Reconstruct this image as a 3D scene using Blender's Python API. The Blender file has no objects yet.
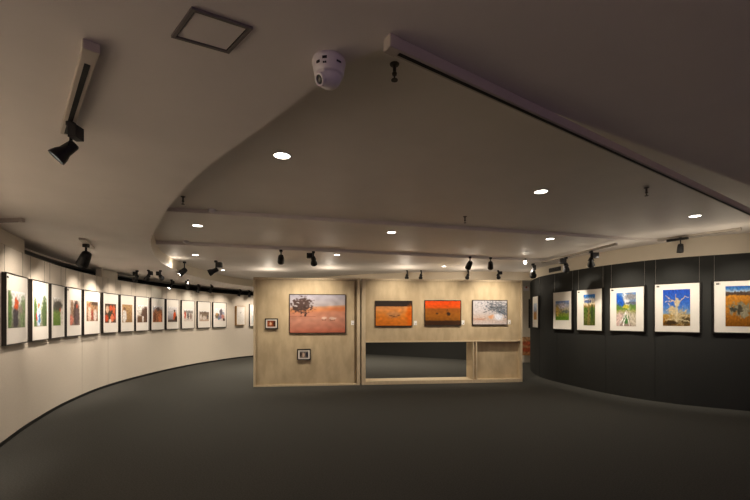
import bpy, bmesh, math, random
from mathutils import Vector, Matrix, noise
from mathutils.geometry import tessellate_polygon
random.seed(4)
F, CX, HY, EYE = 400.0, 375.0, 318.0, 1.5
H1 = 2.55                       # lower ceiling
ZN, ZM, ZF = 2.87, 2.825, 2.77   # raised ceiling zones, stepping down away from the door
COL = bpy.context.scene.collection

def P(px, py, z):
    y = (z - EYE) * F / (HY - py)
    return Vector(((px - CX) / F * y, y, z))

# ------------------------------------------------------------------ materials
def lin(c):
    return tuple((x / 12.92 if x <= .04045 else ((x + .055) / 1.055) ** 2.4) for x in c)
def rgb(r, g, b):
    return lin((r / 255, g / 255, b / 255))

def mat(name, col, rough=.6, nscale=0, namt=0, bump=0, metal=0, emit=None, estr=0, spec=.3, stretch=(1, 1, 1), col2=None, detail=4):
    m = bpy.data.materials.new(name); m.use_nodes = True
    nt = m.node_tree; b = nt.nodes['Principled BSDF']
    b.inputs['Base Color'].default_value = (*col, 1)
    b.inputs['Roughness'].default_value = rough
    b.inputs['Metallic'].default_value = metal
    b.inputs['Specular IOR Level'].default_value = spec
    if emit:
        b.inputs['Emission Color'].default_value = (*emit, 1)
        b.inputs['Emission Strength'].default_value = estr
    if nscale:
        tc = nt.nodes.new('ShaderNodeTexCoord'); mp = nt.nodes.new('ShaderNodeMapping')
        mp.inputs['Scale'].default_value = stretch
        n = nt.nodes.new('ShaderNodeTexNoise'); n.inputs['Scale'].default_value = nscale
        n.inputs['Detail'].default_value = detail
        nt.links.new(tc.outputs['Object'], mp.inputs['Vector']); nt.links.new(mp.outputs[0], n.inputs['Vector'])
        cr = nt.nodes.new('ShaderNodeValToRGB')
        c2 = col2 or tuple(x * (1 - namt) for x in col)
        cr.color_ramp.elements[0].position = .38; cr.color_ramp.elements[1].position = .62
        cr.color_ramp.elements[0].color = (*c2, 1); cr.color_ramp.elements[1].color = (*col, 1)
        nt.links.new(n.outputs['Fac'], cr.inputs['Fac']); nt.links.new(cr.outputs[0], b.inputs['Base Color'])
        if bump:
            bp = nt.nodes.new('ShaderNodeBump'); bp.inputs['Strength'].default_value = bump
            bp.inputs['Distance'].default_value = .004
            nt.links.new(n.outputs['Fac'], bp.inputs['Height']); nt.links.new(bp.outputs[0], b.inputs['Normal'])
    return m

M_CEIL = mat('ceiling_paint', (.76, .71, .67), .56, 3, .03, spec=.35)
M_FASCIA = mat('fascia_paint', (.64, .57, .46), .5, 3, .03)
M_WALL = mat('cream_fabric_wall', (.66, .60, .51), .8, 60, .06, .15)
M_DARKWALL = mat('charcoal_fabric_wall', (.022, .023, .0215), .75, 90, .12, .15)
M_VOID = mat('black_paint', (.008, .008, .008), .8, 5, .1)
M_CARPET = mat('grey_carpet', (.075, .075, .069), .95, 75, .28, .6, spec=.05, detail=6)
M_BASE = mat('black_base', (.012, .012, .012), .5, 8, .1)
M_BLACK = mat('black_metal', (.012, .012, .013), .45, 20, .1)
M_TRACK = mat('white_track_metal', (.50, .45, .39), .45, 20, .04)
M_SLOT = mat('track_slot', (.006, .006, .006), .6, 20, .05)
M_WOOD = mat('birch_board', (.60, .485, .31), .6, 3.0, 0, .05, stretch=(2.0, 2.0, .8), col2=(.49, .385, .24), detail=9)
M_EDGE = mat('birch_edge', (.68, .56, .38), .55, 6, .12, stretch=(6, 6, 1))
M_FRAME = mat('black_frame', (.02, .017, .015), .4, 15, .1)
M_DKFRAME = mat('dark_brown_frame', (.035, .024, .018), .4, 15, .1)
M_OAK = mat('oak_frame', (.45, .26, .10), .5, 10, .2, stretch=(4, 4, .5))
M_MAT = mat('white_mat_board', (.80, .77, .71), .8, 40, .02)
M_CARD = mat('white_card', (.85, .84, .82), .6, 40, .02)
M_INK = mat('dark_ink', (.03, .03, .03), .7, 40, .02)
M_PLASTIC = mat('white_plastic', (.72, .68, .70), .35, 20, .02, spec=.5)
M_GLASSDARK = mat('dark_dome', (.02, .02, .025), .12, 20, .02, spec=.6)
M_DOMELOW = mat('grey_dome_cap', (.16, .13, .16), .3, 20, .02, spec=.5)
M_WIRE = mat('steel_wire', (.30, .29, .27), .35, 20, .02, metal=.6)
M_SEAM = mat('panel_seam', (.42, .37, .31), .8, 20, .02)
M_REDM = mat('red_plastic', (.35, .03, .02), .4, 20, .02)
M_VENT = mat('vent_metal', (.03, .03, .03), .5, 20, .02)
M_GREYM = mat('grey_metal', (.07, .06, .055), .45, 20, .04)
M_DOWN = mat('downlight_glow', (.9, .9, .85), .5, emit=(1, .93, .82), estr=4)
M_LENS = mat('lamp_lens_glow', (.9, .9, .85), .5, emit=(1, .93, .80), estr=14)
M_LENSOFF = mat('lamp_lens', (.25, .24, .22), .2, 20, .02, spec=.6)

# ------------------------------------------------------------------ helpers
def obj(name, bm, m, parent=None, smooth=False, loc=None, mats=None):
    me = bpy.data.meshes.new(name); bm.normal_update(); bm.to_mesh(me); bm.free()
    o = bpy.data.objects.new(name, me); COL.objects.link(o)
    for x in (mats or [m]): me.materials.append(x)
    if smooth:
        for p in me.polygons: p.use_smooth = True
    if parent: o.parent = parent
    if loc is not None: o.location = loc
    return o
def tag(o, label, cat, group=None):
    o['label'] = label; o['category'] = cat
    if group: o['group'] = group
    return o
def thing(name, label, cat, loc=(0, 0, 0), rotz=0, group=None):
    o = bpy.data.objects.new(name, None); COL.objects.link(o)
    o.empty_display_size = .1
    o.location = loc; o.rotation_euler = (0, 0, rotz)
    return tag(o, label, cat, group)
def struct(name, bm, m, mats=None, smooth=False):
    o = obj(name, bm, m, mats=mats, smooth=smooth); o['kind'] = 'structure'; return o
def box(bm, x0, x1, y0, y1, z0, z1, bev=0, mi=0):
    vs = [bm.verts.new((x, y, z)) for z in (z0, z1) for x, y in ((x0, y0), (x1, y0), (x1, y1), (x0, y1))]
    fs = [(3, 2, 1, 0), (4, 5, 6, 7), (0, 1, 5, 4), (1, 2, 6, 5), (2, 3, 7, 6), (3, 0, 4, 7)]
    faces = [bm.faces.new([vs[i] for i in f]) for f in fs]
    for f in faces: f.material_index = mi
    if bev:
        es = list({e for f in faces for e in f.edges})
        bmesh.ops.bevel(bm, geom=es, offset=bev, segments=2, affect='EDGES')
    return bm
def Box(*a, **k): return box(bmesh.new(), *a, **k)
def frame_axes(d):
    d = d.normalized(); a = Vector((0, 0, 1)) if abs(d.z) < .95 else Vector((1, 0, 0))
    u = d.cross(a).normalized(); return u, d.cross(u).normalized(), d
def lathe(bm, o, d, prof, seg=20):
    """prof: (distance along d, radius)"""
    u, v, d = frame_axes(Vector(d)); o = Vector(o); rings = []
    for t, r in prof:
        if r < 1e-5: rings.append([bm.verts.new(o + d * t)])
        else: rings.append([bm.verts.new(o + d * t + (u * math.cos(2 * math.pi * i / seg) + v * math.sin(2 * math.pi * i / seg)) * r) for i in range(seg)])
    for a, b in zip(rings, rings[1:]):
        for i in range(seg):
            j = (i + 1) % seg
            if len(a) == 1: bm.faces.new((a[0], b[i], b[j]))
            elif len(b) == 1: bm.faces.new((a[j], a[i], b[0]))
            else: bm.faces.new((a[j], a[i], b[i], b[j]))
    return bm
def Lathe(*a, **k): return lathe(bmesh.new(), *a, **k)
def rod(bm, a, b, r, seg=10):
    a = Vector(a); b = Vector(b); L = (b - a).length
    return lathe(bm, a, b - a, [(0, 0), (0, r), (L, r), (L, 0)], seg)
def obox(bm, a, b, w, h, up=(0, 0, 1), mi=0):
    """box running from a to b; w across, h along up (centred)"""
    a = Vector(a); b = Vector(b); d = (b - a).normalized(); up = Vector(up)
    s = d.cross(up).normalized() * w / 2; t = s.cross(d).normalized() * h / 2
    vs = [bm.verts.new(p + x + y) for p in (a, b) for x, y in ((-s, -t), (s, -t), (s, t), (-s, t))]
    for f in [(3, 2, 1, 0), (4, 5, 6, 7), (0, 1, 5, 4), (1, 2, 6, 5), (2, 3, 7, 6), (3, 0, 4, 7)]:
        bm.faces.new([vs[i] for i in f]).material_index = mi
    return bm
def fixn(bm): bmesh.ops.recalc_face_normals(bm, faces=bm.faces); return bm

def spline(pts, n=10):
    out = []
    for i in range(len(pts) - 1):
        p0 = pts[max(i - 1, 0)]; p1 = pts[i]; p2 = pts[i + 1]; p3 = pts[min(i + 2, len(pts) - 1)]
        for k in range(n):
            t = k / n
            out.append(tuple(.5 * (2 * b + (c - a) * t + (2 * a - 5 * b + 4 * c - d) * t * t + (3 * b - a - 3 * c + d) * t ** 3)
                             for a, b, c, d in zip(p0, p1, p2, p3)))
    out.append(tuple(pts[-1])); return out
def offset(line, d):
    """shift a plan polyline to its right-hand side by d"""
    out = []
    for i, p in enumerate(line):
        a = line[max(i - 1, 0)]; b = line[min(i + 1, len(line) - 1)]
        t = Vector((b[0] - a[0], b[1] - a[1])).normalized()
        out.append((p[0] + t.y * d, p[1] - t.x * d))
    return out
def hit(line, px, first=0):
    k = (px - CX) / F; best = None
    for (x0, y0), (x1, y1) in zip(line, line[1:]):
        a = x0 - k * y0; b = x1 - k * y1
        if a * b <= 0 and a != b:
            t = a / (a - b); p = Vector((x0 + (x1 - x0) * t, y0 + (y1 - y0) * t))
            if p.y > 0 and (best is None or p.y < best.y): best = p
    return best
def wall_mesh(line, thick, z0, z1, side=1):
    """solid curved wall: its face follows line, its body lies behind (side)"""
    bm = bmesh.new(); back = offset(line, -thick * side)
    rows = [[bm.verts.new((p[0], p[1], z)) for p in L] for L, z in ((line, z0), (line, z1), (back, z1), (back, z0))]
    for k in range(4):
        a, b = rows[k], rows[(k + 1) % 4]
        for i in range(len(line) - 1): bm.faces.new((a[i], a[i + 1], b[i + 1], b[i]))
    for i in (0, -1): bm.faces.new([r[i] for r in rows])
    return fixn(bm)

# ------------------------------------------------------------------ plan of the hall
LW = spline([(-2.6, -3.2), (-2.75, -1.5), (-2.95, .4), (-3.3, 2.2), (-3.8, 3.55), (-4.37, 4.68), (-4.86, 5.68), (-5.42, 7.1), (-5.84, 8.8), (-5.93, 10.9),
             (-5.72, 12.9), (-5.2, 14.6), (-4.75, 15.45), (-3.9, 16.4)], 8)
RW = spline([(9.2, 3.9), (8.2, 5.0), (7.1, 5.78), (6.0, 6.45), (5.14, 7.08), (4.60, 8.0), (4.28, 9.3), (4.2, 10.2), (4.36, 11.1), (4.62, 11.9), (5.05, 13.0), (5.3, 13.6)], 8)
LWH, RWH = 2.37, H1

bm = bmesh.new(); box(bm, -9, 10, -3.5, 19, -.1, 0); struct('floor', bm, M_CARPET)
struct('wall_left', wall_mesh(LW, .12, .05, LWH), M_WALL, smooth=False)
struct('baseboard_left', wall_mesh(offset(LW, .006), .1, 0, .05), M_BASE)
struct('wall_right', wall_mesh(RW, .15, 0, RWH, -1), M_DARKWALL)
# outer dark wall behind the free-standing left wall
OW = offset(LW, -.55)
struct('wall_outer', wall_mesh(OW, .1, 0, H1), M_VOID)
BK = [(-4.6, 16.2), (-.4, 16.7), (3.3, 14.3), (4.3, 13.75)]
struct('wall_back', wall_mesh(BK, .15, 0, 2.75), M_DARKWALL)
struct('wall_end', wall_mesh([(4.34, 13.72), (6.2, 13.2)], .15, 0, 2.75), M_WALL)

# ceiling: lower plane with the curved opening, fascia, three stepped zones
CL = [P(383, 48, H1), P(345, 64, H1), P(318, 85, H1), P(283, 112, H1), P(250, 136, H1), P(200, 173, H1), P(170, 206, H1), P(152, 236, H1), P(152, 249, H1),
      P(162, 263, H1), P(181, 272, H1), P(200, 277.5, H1), P(226, 283, H1), P(252, 286.5, H1)]
CL = [(p.x, p.y) for p in CL]
CL = spline(CL + [(-3.4, 13.9), (-2.3, 12.9), (-.6, 11.75), (1.4, 11.15), (3.2, 10.95), (4.38, 11.15)], 7)
RWs = [p for p in RW if p[1] < 11.1 and p[0] < 7.4]                  # from near right to far
hole = CL + RWs[::-1][:]                                              # back along right wall towards camera
outer = [(-9, -3.5), (10, -3.5), (10, 19), (-9, 19)]
def ring_faces(bm, outer, hole, z):
    polys = [[Vector((x, y, 0)) for x, y in outer], [Vector((x, y, 0)) for x, y in hole]]
    allp = outer + hole
    vs = [bm.verts.new((x, y, z)) for x, y in allp]
    for t in tessellate_polygon(polys):
        try: bm.faces.new([vs[i] for i in t])
        except ValueError: pass
    return vs
bm = bmesh.new(); ring_faces(bm, outer, hole, H1)
for f in bm.faces:
    if f.normal.z > 0: f.normal_flip()
bm.normal_update()
for f in bm.faces:
    if f.normal.z > 0: f.normal_flip()
n = len(hole)
fv = [(bm.verts.new((x, y, H1)), bm.verts.new((x, y, 2.95))) for x, y in hole]
for i in range(n):
    a, b = fv[i], fv[(i + 1) % n]
    bm.faces.new((a[0], b[0], b[1], a[1])).material_index = 1
struct('ceiling', bm, None, mats=[M_CEIL, M_FASCIA])
# stepped soffits: their front edges are lines A and B
def edge_line(p, q, z):
    a = P(*p, z); b = P(*q, z); d = (b - a).normalized(); return a, d
A0, dA = edge_line((165, 211), (640, 240.5), ZM)
B0, dB = edge_line((155, 243.8), (560, 262.5), ZF)
def slab(a, d, z, far_a, far_d, name):
    """soffit slab between line (a,d) and line (far_a, far_d) with bottom at z"""
    bm = bmesh.new(); pts = []
    for q, e in ((a, d), (far_a, far_d)):
        pts.append((q - e * 3, q + e * 14))
    (p0, p1), (p3, p2) = pts
    low = [bm.verts.new((p.x, p.y, z)) for p in (p0, p1, p2, p3)]
    top = [bm.verts.new((p.x, p.y, 3.1)) for p in (p0, p1, p2, p3)]
    bm.faces.new(low); bm.faces.new(top[::-1])
    for i in range(4):
        j = (i + 1) % 4; bm.faces.new((low[i], low[j], top[j], top[i]))
    fixn(bm); return struct(name, bm, M_CEIL)
bm = Box(-9, 10, -1, 12.2, ZN, 3.1); struct('ceiling_raised', bm, M_CEIL)
slab(A0, dA, ZM, B0 + Vector((0, .2, 0)), dB, 'ceiling_step')
slab(B0, dB, ZF, Vector((-6, 16, 0)), Vector((1, 0, 0)), 'ceiling_far')
bm = Box(-9, 10, 12.0, 19, 2.95, 3.1); struct('ceiling_cap', bm, M_CEIL)

# beige piers standing behind the left wall, closing the dark gap
for i, (xa, xb) in enumerate(((-24, 24.5), (102, 117.6))):
    L1 = offset(LW, .004); a = hit(L1, xa) if xa > -1 else Vector((-3.8, 3.56)); b = hit(L1, xb)
    seg = [(a.x, a.y)] + [p for p in L1 if min(a.y, b.y) < p[1] < max(a.y, b.y)] + [(b.x, b.y)]
    struct('trim_%d' % (i + 1), wall_mesh(seg, .12, LWH + .001, H1 - .001), M_FASCIA)
# thin bright lip where the ceiling ends in front of the dark gap
L2 = offset(LW, -.22); seg = [p for p in L2 if 5.8 < p[1] < 12.6]
struct('trim_3', wall_mesh(seg, .03, H1 - .03, H1), M_TRACK)
# vertical panel seams in the walls
k = 4
for px, line, z1, m in [(82, LW, LWH, M_SEAM), (108, LW, LWH, M_SEAM),
                        (539.5, RW, RWH, M_VOID), (557, RW, RWH, M_VOID), (606, RW, RWH, M_VOID), (655, RW, RWH, M_VOID)]:
    p = hit(line, px); i = min(range(len(line)), key=lambda j: (line[j][0] - p.x) ** 2 + (line[j][1] - p.y) ** 2)
    a, b = line[max(i - 1, 0)], line[min(i + 1, len(line) - 1)]
    t = Vector((b[0] - a[0], b[1] - a[1])).normalized(); nn = Vector((t.y, -t.x))
    if nn.dot(p) > 0: nn = -nn
    bm = bmesh.new(); obox(bm, (p.x, p.y, .06), (p.x, p.y, z1 - .005), .005, .006, up=(nn.x, nn.y, 0))
    struct('trim_%d' % k, bm, m); k += 1

# ------------------------------------------------------------------ artwork
def lerp(a, b, t): return tuple(x + (y - x) * t for x, y in zip(a, b))
def grad(stops, v):
    for (v0, c0), (v1, c1) in zip(stops, stops[1:]):
        if v <= v1: return lerp(c0, c1, max(0, (v - v0) / (v1 - v0)))
    return stops[-1][1]
def paint(a):
    """a: sky/ground stops (v from the bottom), blobs (cx,cy,rx,ry,col,soft,rot), lines (x0,y0,x1,y1,w,col), noise (amount, scale)"""
    seed = a.get('seed', 0)
    wp_ = a.get('warp', .045)
    def f(u, v):
        q = Vector((u * 7, v * 7, seed + 11)); u, v = u + wp_ * noise.noise(q) + wp_ * .5 * noise.noise(q * 2.7), v + wp_ * noise.noise(q + Vector((40, 0, 0))) + wp_ * .5 * noise.noise(q * 2.7 + Vector((9, 5, 0)))
        w = a.get('wob', 0) * noise.noise(Vector((u * 5, v * 5, seed)))
        c = grad(a['bg'], v + w + a.get('tilt', 0) * (u - .5))
        for b in a.get('blobs', ()):
            cx, cy, rx, ry, col = b[:5]; soft = b[5] if len(b) > 5 else .25; rot = b[6] if len(b) > 6 else 0
            rag = b[7] if len(b) > 7 else .15
            dx, dy = u - cx, v - cy; cr, sr = math.cos(rot), math.sin(rot)
            dx, dy = dx * cr + dy * sr, -dx * sr + dy * cr
            d = math.sqrt((dx / rx) ** 2 + (dy / ry) ** 2) + rag * noise.noise(Vector((u * 22, v * 22, seed + cx * 9))) * 1.6
            t = min(1, max(0, (1 + soft / 2 - d) / soft))
            if t > 0: c = lerp(c, col, t)
        for x0, y0, x1, y1, wd, col in a.get('lines', ()):
            L = (x1 - x0) ** 2 + (y1 - y0) ** 2; t = max(0, min(1, ((u - x0) * (x1 - x0) + (v - y0) * (y1 - y0)) / L))
            d = math.hypot(u - x0 - t * (x1 - x0), v - y0 - t * (y1 - y0))
            q = min(1, max(0, (wd - d) / (wd * .5) ))
            if q > 0: c = lerp(c, col, q)
        na, ns = a.get('noise', (.05, 18))
        m = 1 + na * (2.2 if ns <= 14 else 1.1) * noise.noise(Vector((u * ns, v * ns, seed + 3)))
        return tuple(max(0, min(1, x / 255 * m)) for x in c)
    return f
M_PRINT = bpy.data.materials.new('printed_photograph'); M_PRINT.use_nodes = True
_nt = M_PRINT.node_tree; _b = _nt.nodes['Principled BSDF']; _at = _nt.nodes.new('ShaderNodeVertexColor'); _at.layer_name = 'ink'
_nt.links.new(_at.outputs['Color'], _b.inputs['Base Color']); _b.inputs['Roughness'].default_value = .55; _b.inputs['Specular IOR Level'].default_value = .2
def print_sheet(name, parent, x0, x1, z0, z1, y, art, nx=40):
    w, h = x1 - x0, z1 - z0; nz = max(6, int(nx * h / w)); f = paint(art)
    bm = bmesh.new(); lay = bm.verts.layers.float_color.new('ink'); g = []
    for j in range(nz + 1):
        row = []
        for i in range(nx + 1):
            v = bm.verts.new((x0 + w * i / nx, y, z0 + h * j / nz)); v[lay] = (*lin(f(i / nx, j / nz)), 1); row.append(v)
        g.append(row)
    for j in range(nz):
        for i in range(nx): bm.faces.new((g[j][i], g[j][i + 1], g[j + 1][i + 1], g[j + 1][i]))
    # thin paper edge
    back = [bm.verts.new((x, y + .002, z)) for x, z in ((x0, z0), (x1, z0), (x1, z1), (x0, z1))]
    for v in back: v[lay] = (.6, .6, .6, 1)
    bm.faces.new(back[::-1])
    return obj(name, bm, M_PRINT, parent)

def picture(label, pos, rotz, w, h, art, prn=None, depth=.045, border=.012, frame=M_FRAME, group=None, wires=None, tick=False, nx=40, kind='framed_photograph', caption=False):
    """local frame: x along wall (viewer's right), -y out of the wall, z up; origin bottom centre at the wall"""
    t = thing(kind, label, 'picture', pos, rotz, group)
    X = w / 2; bm = bmesh.new()
    for a in ((-X, X, 0, border), (-X, X, h - border, h), (-X, -X + border, border, h - border), (X - border, X, border, h - border)):
        box(bm, a[0], a[1], -depth, -.001, a[2], a[3])
    obj('frame', bm, frame, t)
    obj('backing', Box(-X + border, X - border, -.006, -.002, border, h - border), M_BLACK, t)
    if prn:
        obj('mat_board', Box(-X + border, X - border, -depth + .006, -depth + .012, border, h - border), M_MAT, t)
        iw, ih = w - 2 * border, h - 2 * border
        print_sheet('photograph', t, -X + border + prn[0] * iw, -X + border + prn[1] * iw, border + prn[2] * ih, border + prn[3] * ih, -depth + .003, art, nx)
    else:
        print_sheet('photograph', t, -X + border, X - border, border, h - border, -depth + .004, art, nx)
    if tick:
        bm = bmesh.new(); x = -X + border + .035
        box(bm, x - .01, x + .03, -depth + .003, -depth + .0055, h - border - .052, h - border - .028)
        box(bm, x + .036, x + .043, -depth + .003, -depth + .0055, h - border - .047, h - border - .035)
        obj('mark', bm, M_INK, t)
    if wires:
        for s in wires:
            bm = bmesh.new(); rod(bm, (s * X, -.006, h - .02), (s * X, -.006, (wires_top - pos[2]) ), .0018, 6)
            obj('hanging_wire', bm, M_WIRE, t)
    return t

Wt, SK = (236, 234, 230), (196, 150, 120)
GR = (92, 120, 66); DGR = (60, 78, 52); OR = (206, 92, 50); BR = (120, 82, 54); DK = (52, 42, 38); TAN = (178, 140, 98)
def fig(cx, base, hgt, body, head, w=.07):
    return [(cx, base + hgt * .33, w, hgt * .36, body, .3), (cx, base + hgt * .62, w * .9, hgt * .2, body, .3), (cx, base + hgt * .9, w * .55, hgt * .11, head, .3)]
left_art = [
 # (frame-left px, front-left px, front-right px, label, art, print rect)
 (1, 5, 28, 'nearest framed photo on cream wall, orange-haired figure before green foliage',
  dict(bg=[(0, (120, 120, 100)), (.35, (150, 155, 140)), (.55, (200, 205, 200)), (1, (244, 244, 244))],
       blobs=[(.06, .5, .16, .55, GR, .5), (.9, .35, .22, .5, (130, 150, 110), .6), (.55, .5, .3, .12, (150, 140, 130), .6)] + fig(.42, .0, .66, (70, 66, 72), OR, .15) + [(.46, .66, .12, .17, OR, .3)], noise=(.15, 14)), (.07, .86, .23, .77)),
 (28.5, 31.5, 48.5, 'second framed photo on cream wall, white-blue clothed figure between green bushes',
  dict(bg=[(0, (140, 140, 120)), (.5, (170, 180, 160)), (.8, (235, 238, 238)), (1, (246, 246, 246))],
       blobs=[(.82, .45, .24, .55, (84, 104, 66), .5), (.08, .4, .14, .5, GR, .5)] + fig(.35, .0, .75, (190, 205, 225), (170, 110, 80), .14) + [(.2, .3, .06, .12, (190, 60, 40), .3), (.4, .25, .08, .15, (70, 120, 170), .4)], noise=(.15, 14)), (.1, .88, .23, .77)),
 (49, 51.5, 64, 'third framed photo on cream wall, bright green meadow beside a pale path',
  dict(bg=[(0, (96, 128, 52)), (.45, (120, 148, 74)), (.6, (90, 96, 80)), (.85, (170, 168, 160)), (1, (232, 232, 228))],
       blobs=[(.9, .4, .16, .7, (220, 216, 205), .4), (.7, .6, .08, .1, OR, .3), (.5, .72, .45, .14, (84, 82, 76), .5)], noise=(.12, 14)), (.12, .86, .23, .77)),
 (64.5, 66.2, 81.5, 'fourth framed photo, dark doorway figure with a pink bundle at lower left',
  dict(bg=[(0, (130, 112, 100)), (1, (215, 205, 195))],
       blobs=[(.62, .5, .3, .52, (80, 62, 55), .3), (.2, .62, .12, .5, (150, 120, 95), .4)] + fig(.68, .0, .85, (96, 80, 82), (190, 90, 62), .16) + [(.02, .2, .32, .22, (206, 128, 110), .35)], noise=(.15, 14)), (.2, .88, .22, .75)),
 (81.5, 83.5, 100, 'fifth framed photo, white and red robed figures in a brown interior',
  dict(bg=[(0, (140, 110, 86)), (.8, (160, 128, 92)), (1, (190, 160, 120))],
       blobs=[(.75, .92, .4, .12, (74, 56, 42), .4)] + fig(.25, 0, .9, (214, 186, 168), (170, 96, 70), .13) + fig(.75, 0, .75, (206, 190, 182), (120, 80, 60), .14) + [(.48, .3, .07, .3, (150, 60, 44), .4)], noise=(.2, 14)), (.14, .86, .3, .76)),
 (100.5, 102.8, 118.3, 'sixth framed photo, crowd of orange and red dressed people',
  dict(bg=[(0, (84, 60, 44)), (1, (74, 60, 48))],
       blobs=[(.2, .7, .14, .2, (220, 190, 160)), (.5, .78, .14, .16, (206, 90, 54)), (.8, .7, .15, .22, (200, 100, 66)), (.15, .25, .15, .2, (204, 84, 48)),
              (.42, .4, .1, .15, (60, 70, 50)), (.65, .25, .16, .2, (214, 120, 84)), (.9, .35, .1, .2, (190, 70, 46)), (.45, .1, .1, .12, (230, 214, 200))], noise=(.3, 20)), (.1, .84, .25, .74)),
 (119, 120.5, 134, 'seventh framed photo, white figure at left of a plain tan wall',
  dict(bg=[(0, (150, 116, 78)), (1, (184, 148, 104))], blobs=fig(.22, .0, .85, (222, 216, 212), (130, 96, 74), .2), noise=(.12, 10)), (.1, .86, .25, .75)),
 (134.3, 136, 148.3, 'eighth framed photo, dark brown rock slope rising to the right',
  dict(bg=[(0, (150, 120, 90)), (.4, (190, 180, 170)), (1, (232, 232, 228))],
       blobs=[(.95, .3, .55, .62, (96, 74, 62), .2, .4), (.3, .12, .5, .25, (110, 84, 62), .4), (.55, .18, .07, .2, (226, 220, 214), .3)], noise=(.2, 14)), (.1, .88, .24, .76)),
 (149.8, 151, 164.5, 'ninth framed photo, rounded orange-brown boulder under a grey sky',
  dict(bg=[(0, (150, 96, 60)), (.5, (150, 120, 100)), (.8, (150, 150, 154)), (1, (215, 214, 212))],
       blobs=[(.55, .35, .55, .5, (150, 100, 70), .25), (.5, .82, .18, .12, (100, 88, 84), .5), (.75, .25, .2, .3, (200, 120, 78), .5), (.2, .3, .12, .3, (110, 70, 50), .5)], noise=(.22, 14)), (.1, .84, .24, .76)),
 (164.8, 166.2, 179, 'tenth framed photo, orange-robed figure against a grey haze',
  dict(bg=[(0, (120, 112, 112)), (.4, (176, 174, 180)), (1, (222, 220, 218))],
       blobs=[(.72, .3, .16, .4, (206, 84, 34), .25), (.7, .72, .08, .1, (70, 48, 40), .3), (.85, .15, .15, .25, (64, 50, 42), .4), (.45, .05, .5, .1, (96, 80, 72), .5)], noise=(.1, 14)), (.1, .86, .24, .76)),
 (180, 181.5, 194.3, 'eleventh framed photo, grey ridge with red-clothed group on pale ground',
  dict(bg=[(0, (214, 204, 196)), (.6, (206, 198, 190)), (.78, (120, 116, 112)), (.9, (214, 214, 212)), (1, (228, 228, 226))], wob=.05,
       blobs=[(.15, .5, .1, .28, (196, 84, 58)), (.45, .45, .1, .28, (96, 90, 90)), (.75, .4, .12, .25, (150, 130, 120))], noise=(.12, 14)), (.14, .9, .25, .7)),
 (196.5, 197.5, 210.5, 'twelfth framed photo, long brown hills behind small grey figures',
  dict(bg=[(0, (190, 166, 146)), (.35, (176, 160, 146)), (.5, (140, 122, 104)), (.85, (120, 104, 92)), (.92, (220, 218, 214)), (1, (226, 226, 224))], wob=.06,
       blobs=[(.15, .4, .1, .25, (222, 214, 206)), (.5, .3, .2, .2, (206, 196, 186)), (.85, .4, .07, .22, (90, 84, 84))], noise=(.14, 14)), (.12, .88, .25, .66)),
 (212, 213, 226.3, 'thirteenth framed photo, cluster of seated people on white ground',
  dict(bg=[(0, (226, 216, 210)), (.6, (226, 224, 224)), (1, (232, 234, 238))],
       blobs=[(.25, .4, .22, .22, (120, 110, 96)), (.2, .5, .1, .1, (190, 150, 90)), (.62, .65, .14, .3, (110, 104, 112)), (.55, .3, .18, .14, (130, 110, 140)),
              (.8, .35, .15, .2, (196, 140, 126)), (.9, .12, .1, .12, (90, 70, 66)), (.4, .2, .1, .12, (96, 130, 150)), (.85, .6, .1, .12, (150, 160, 180))], noise=(.3, 20)), (.1, .9, .25, .78)),
 (235.8, 238, 243.5, 'narrow pale photo in a deep oak frame on the cream wall', None, None),
 (248, 249.5, 259, 'black framed photo half hidden behind the left end of the wooden partition', None, None),
]
def place(line, fl, f0, f1, depth, side):
    """frame foot points on the wall from its two front edges"""
    L = offset(line, depth * side)
    a, b = hit(L, f0), hit(L, f1)
    return a, b
BLANK = dict(bg=[(0, (226, 222, 214)), (1, (236, 234, 230))], blobs=[(.5, .7, .06, .05, (90, 90, 90))], noise=(.03, 8))
SOFT = dict(bg=[(0, (206, 214, 214)), (.6, (226, 228, 228)), (1, (238, 238, 236))], blobs=[(.5, .3, .4, .2, (170, 190, 190), .6)], noise=(.05, 8))
wires_top = LWH
for i, (fl, f0, f1, lab, art, prn) in enumerate(left_art):
    dep = .045; oak = (i == 13)
    if oak: dep = .07
    a, b = place(LW, fl, f0, f1, dep, 1)
    if i == 14: b = a + (b - a).normalized() * .66
    w = (b - a).length; w = min(max(w, .45 if oak else .6), .8)
    t = (b - a).normalized(); n = Vector((t.y, -t.x)); mid = (a + b) / 2 - n * dep
    rot = math.atan2(t.y, t.x)
    z0, z1 = (1.235, 1.945) if oak else (1.172, 2.04)
    wires_top = LWH - .005
    picture(lab, (mid.x + n.x * .008, mid.y + n.y * .008, z0), rot, w, z1 - z0, art or (BLANK if oak else SOFT),
            prn or (.12, .88, .12, .88), depth=dep, frame=M_OAK if oak else M_FRAME, border=.014, group=None,
            wires=(-.8, .8) if not oak else None, tick=(i in (0, 3)))

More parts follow.
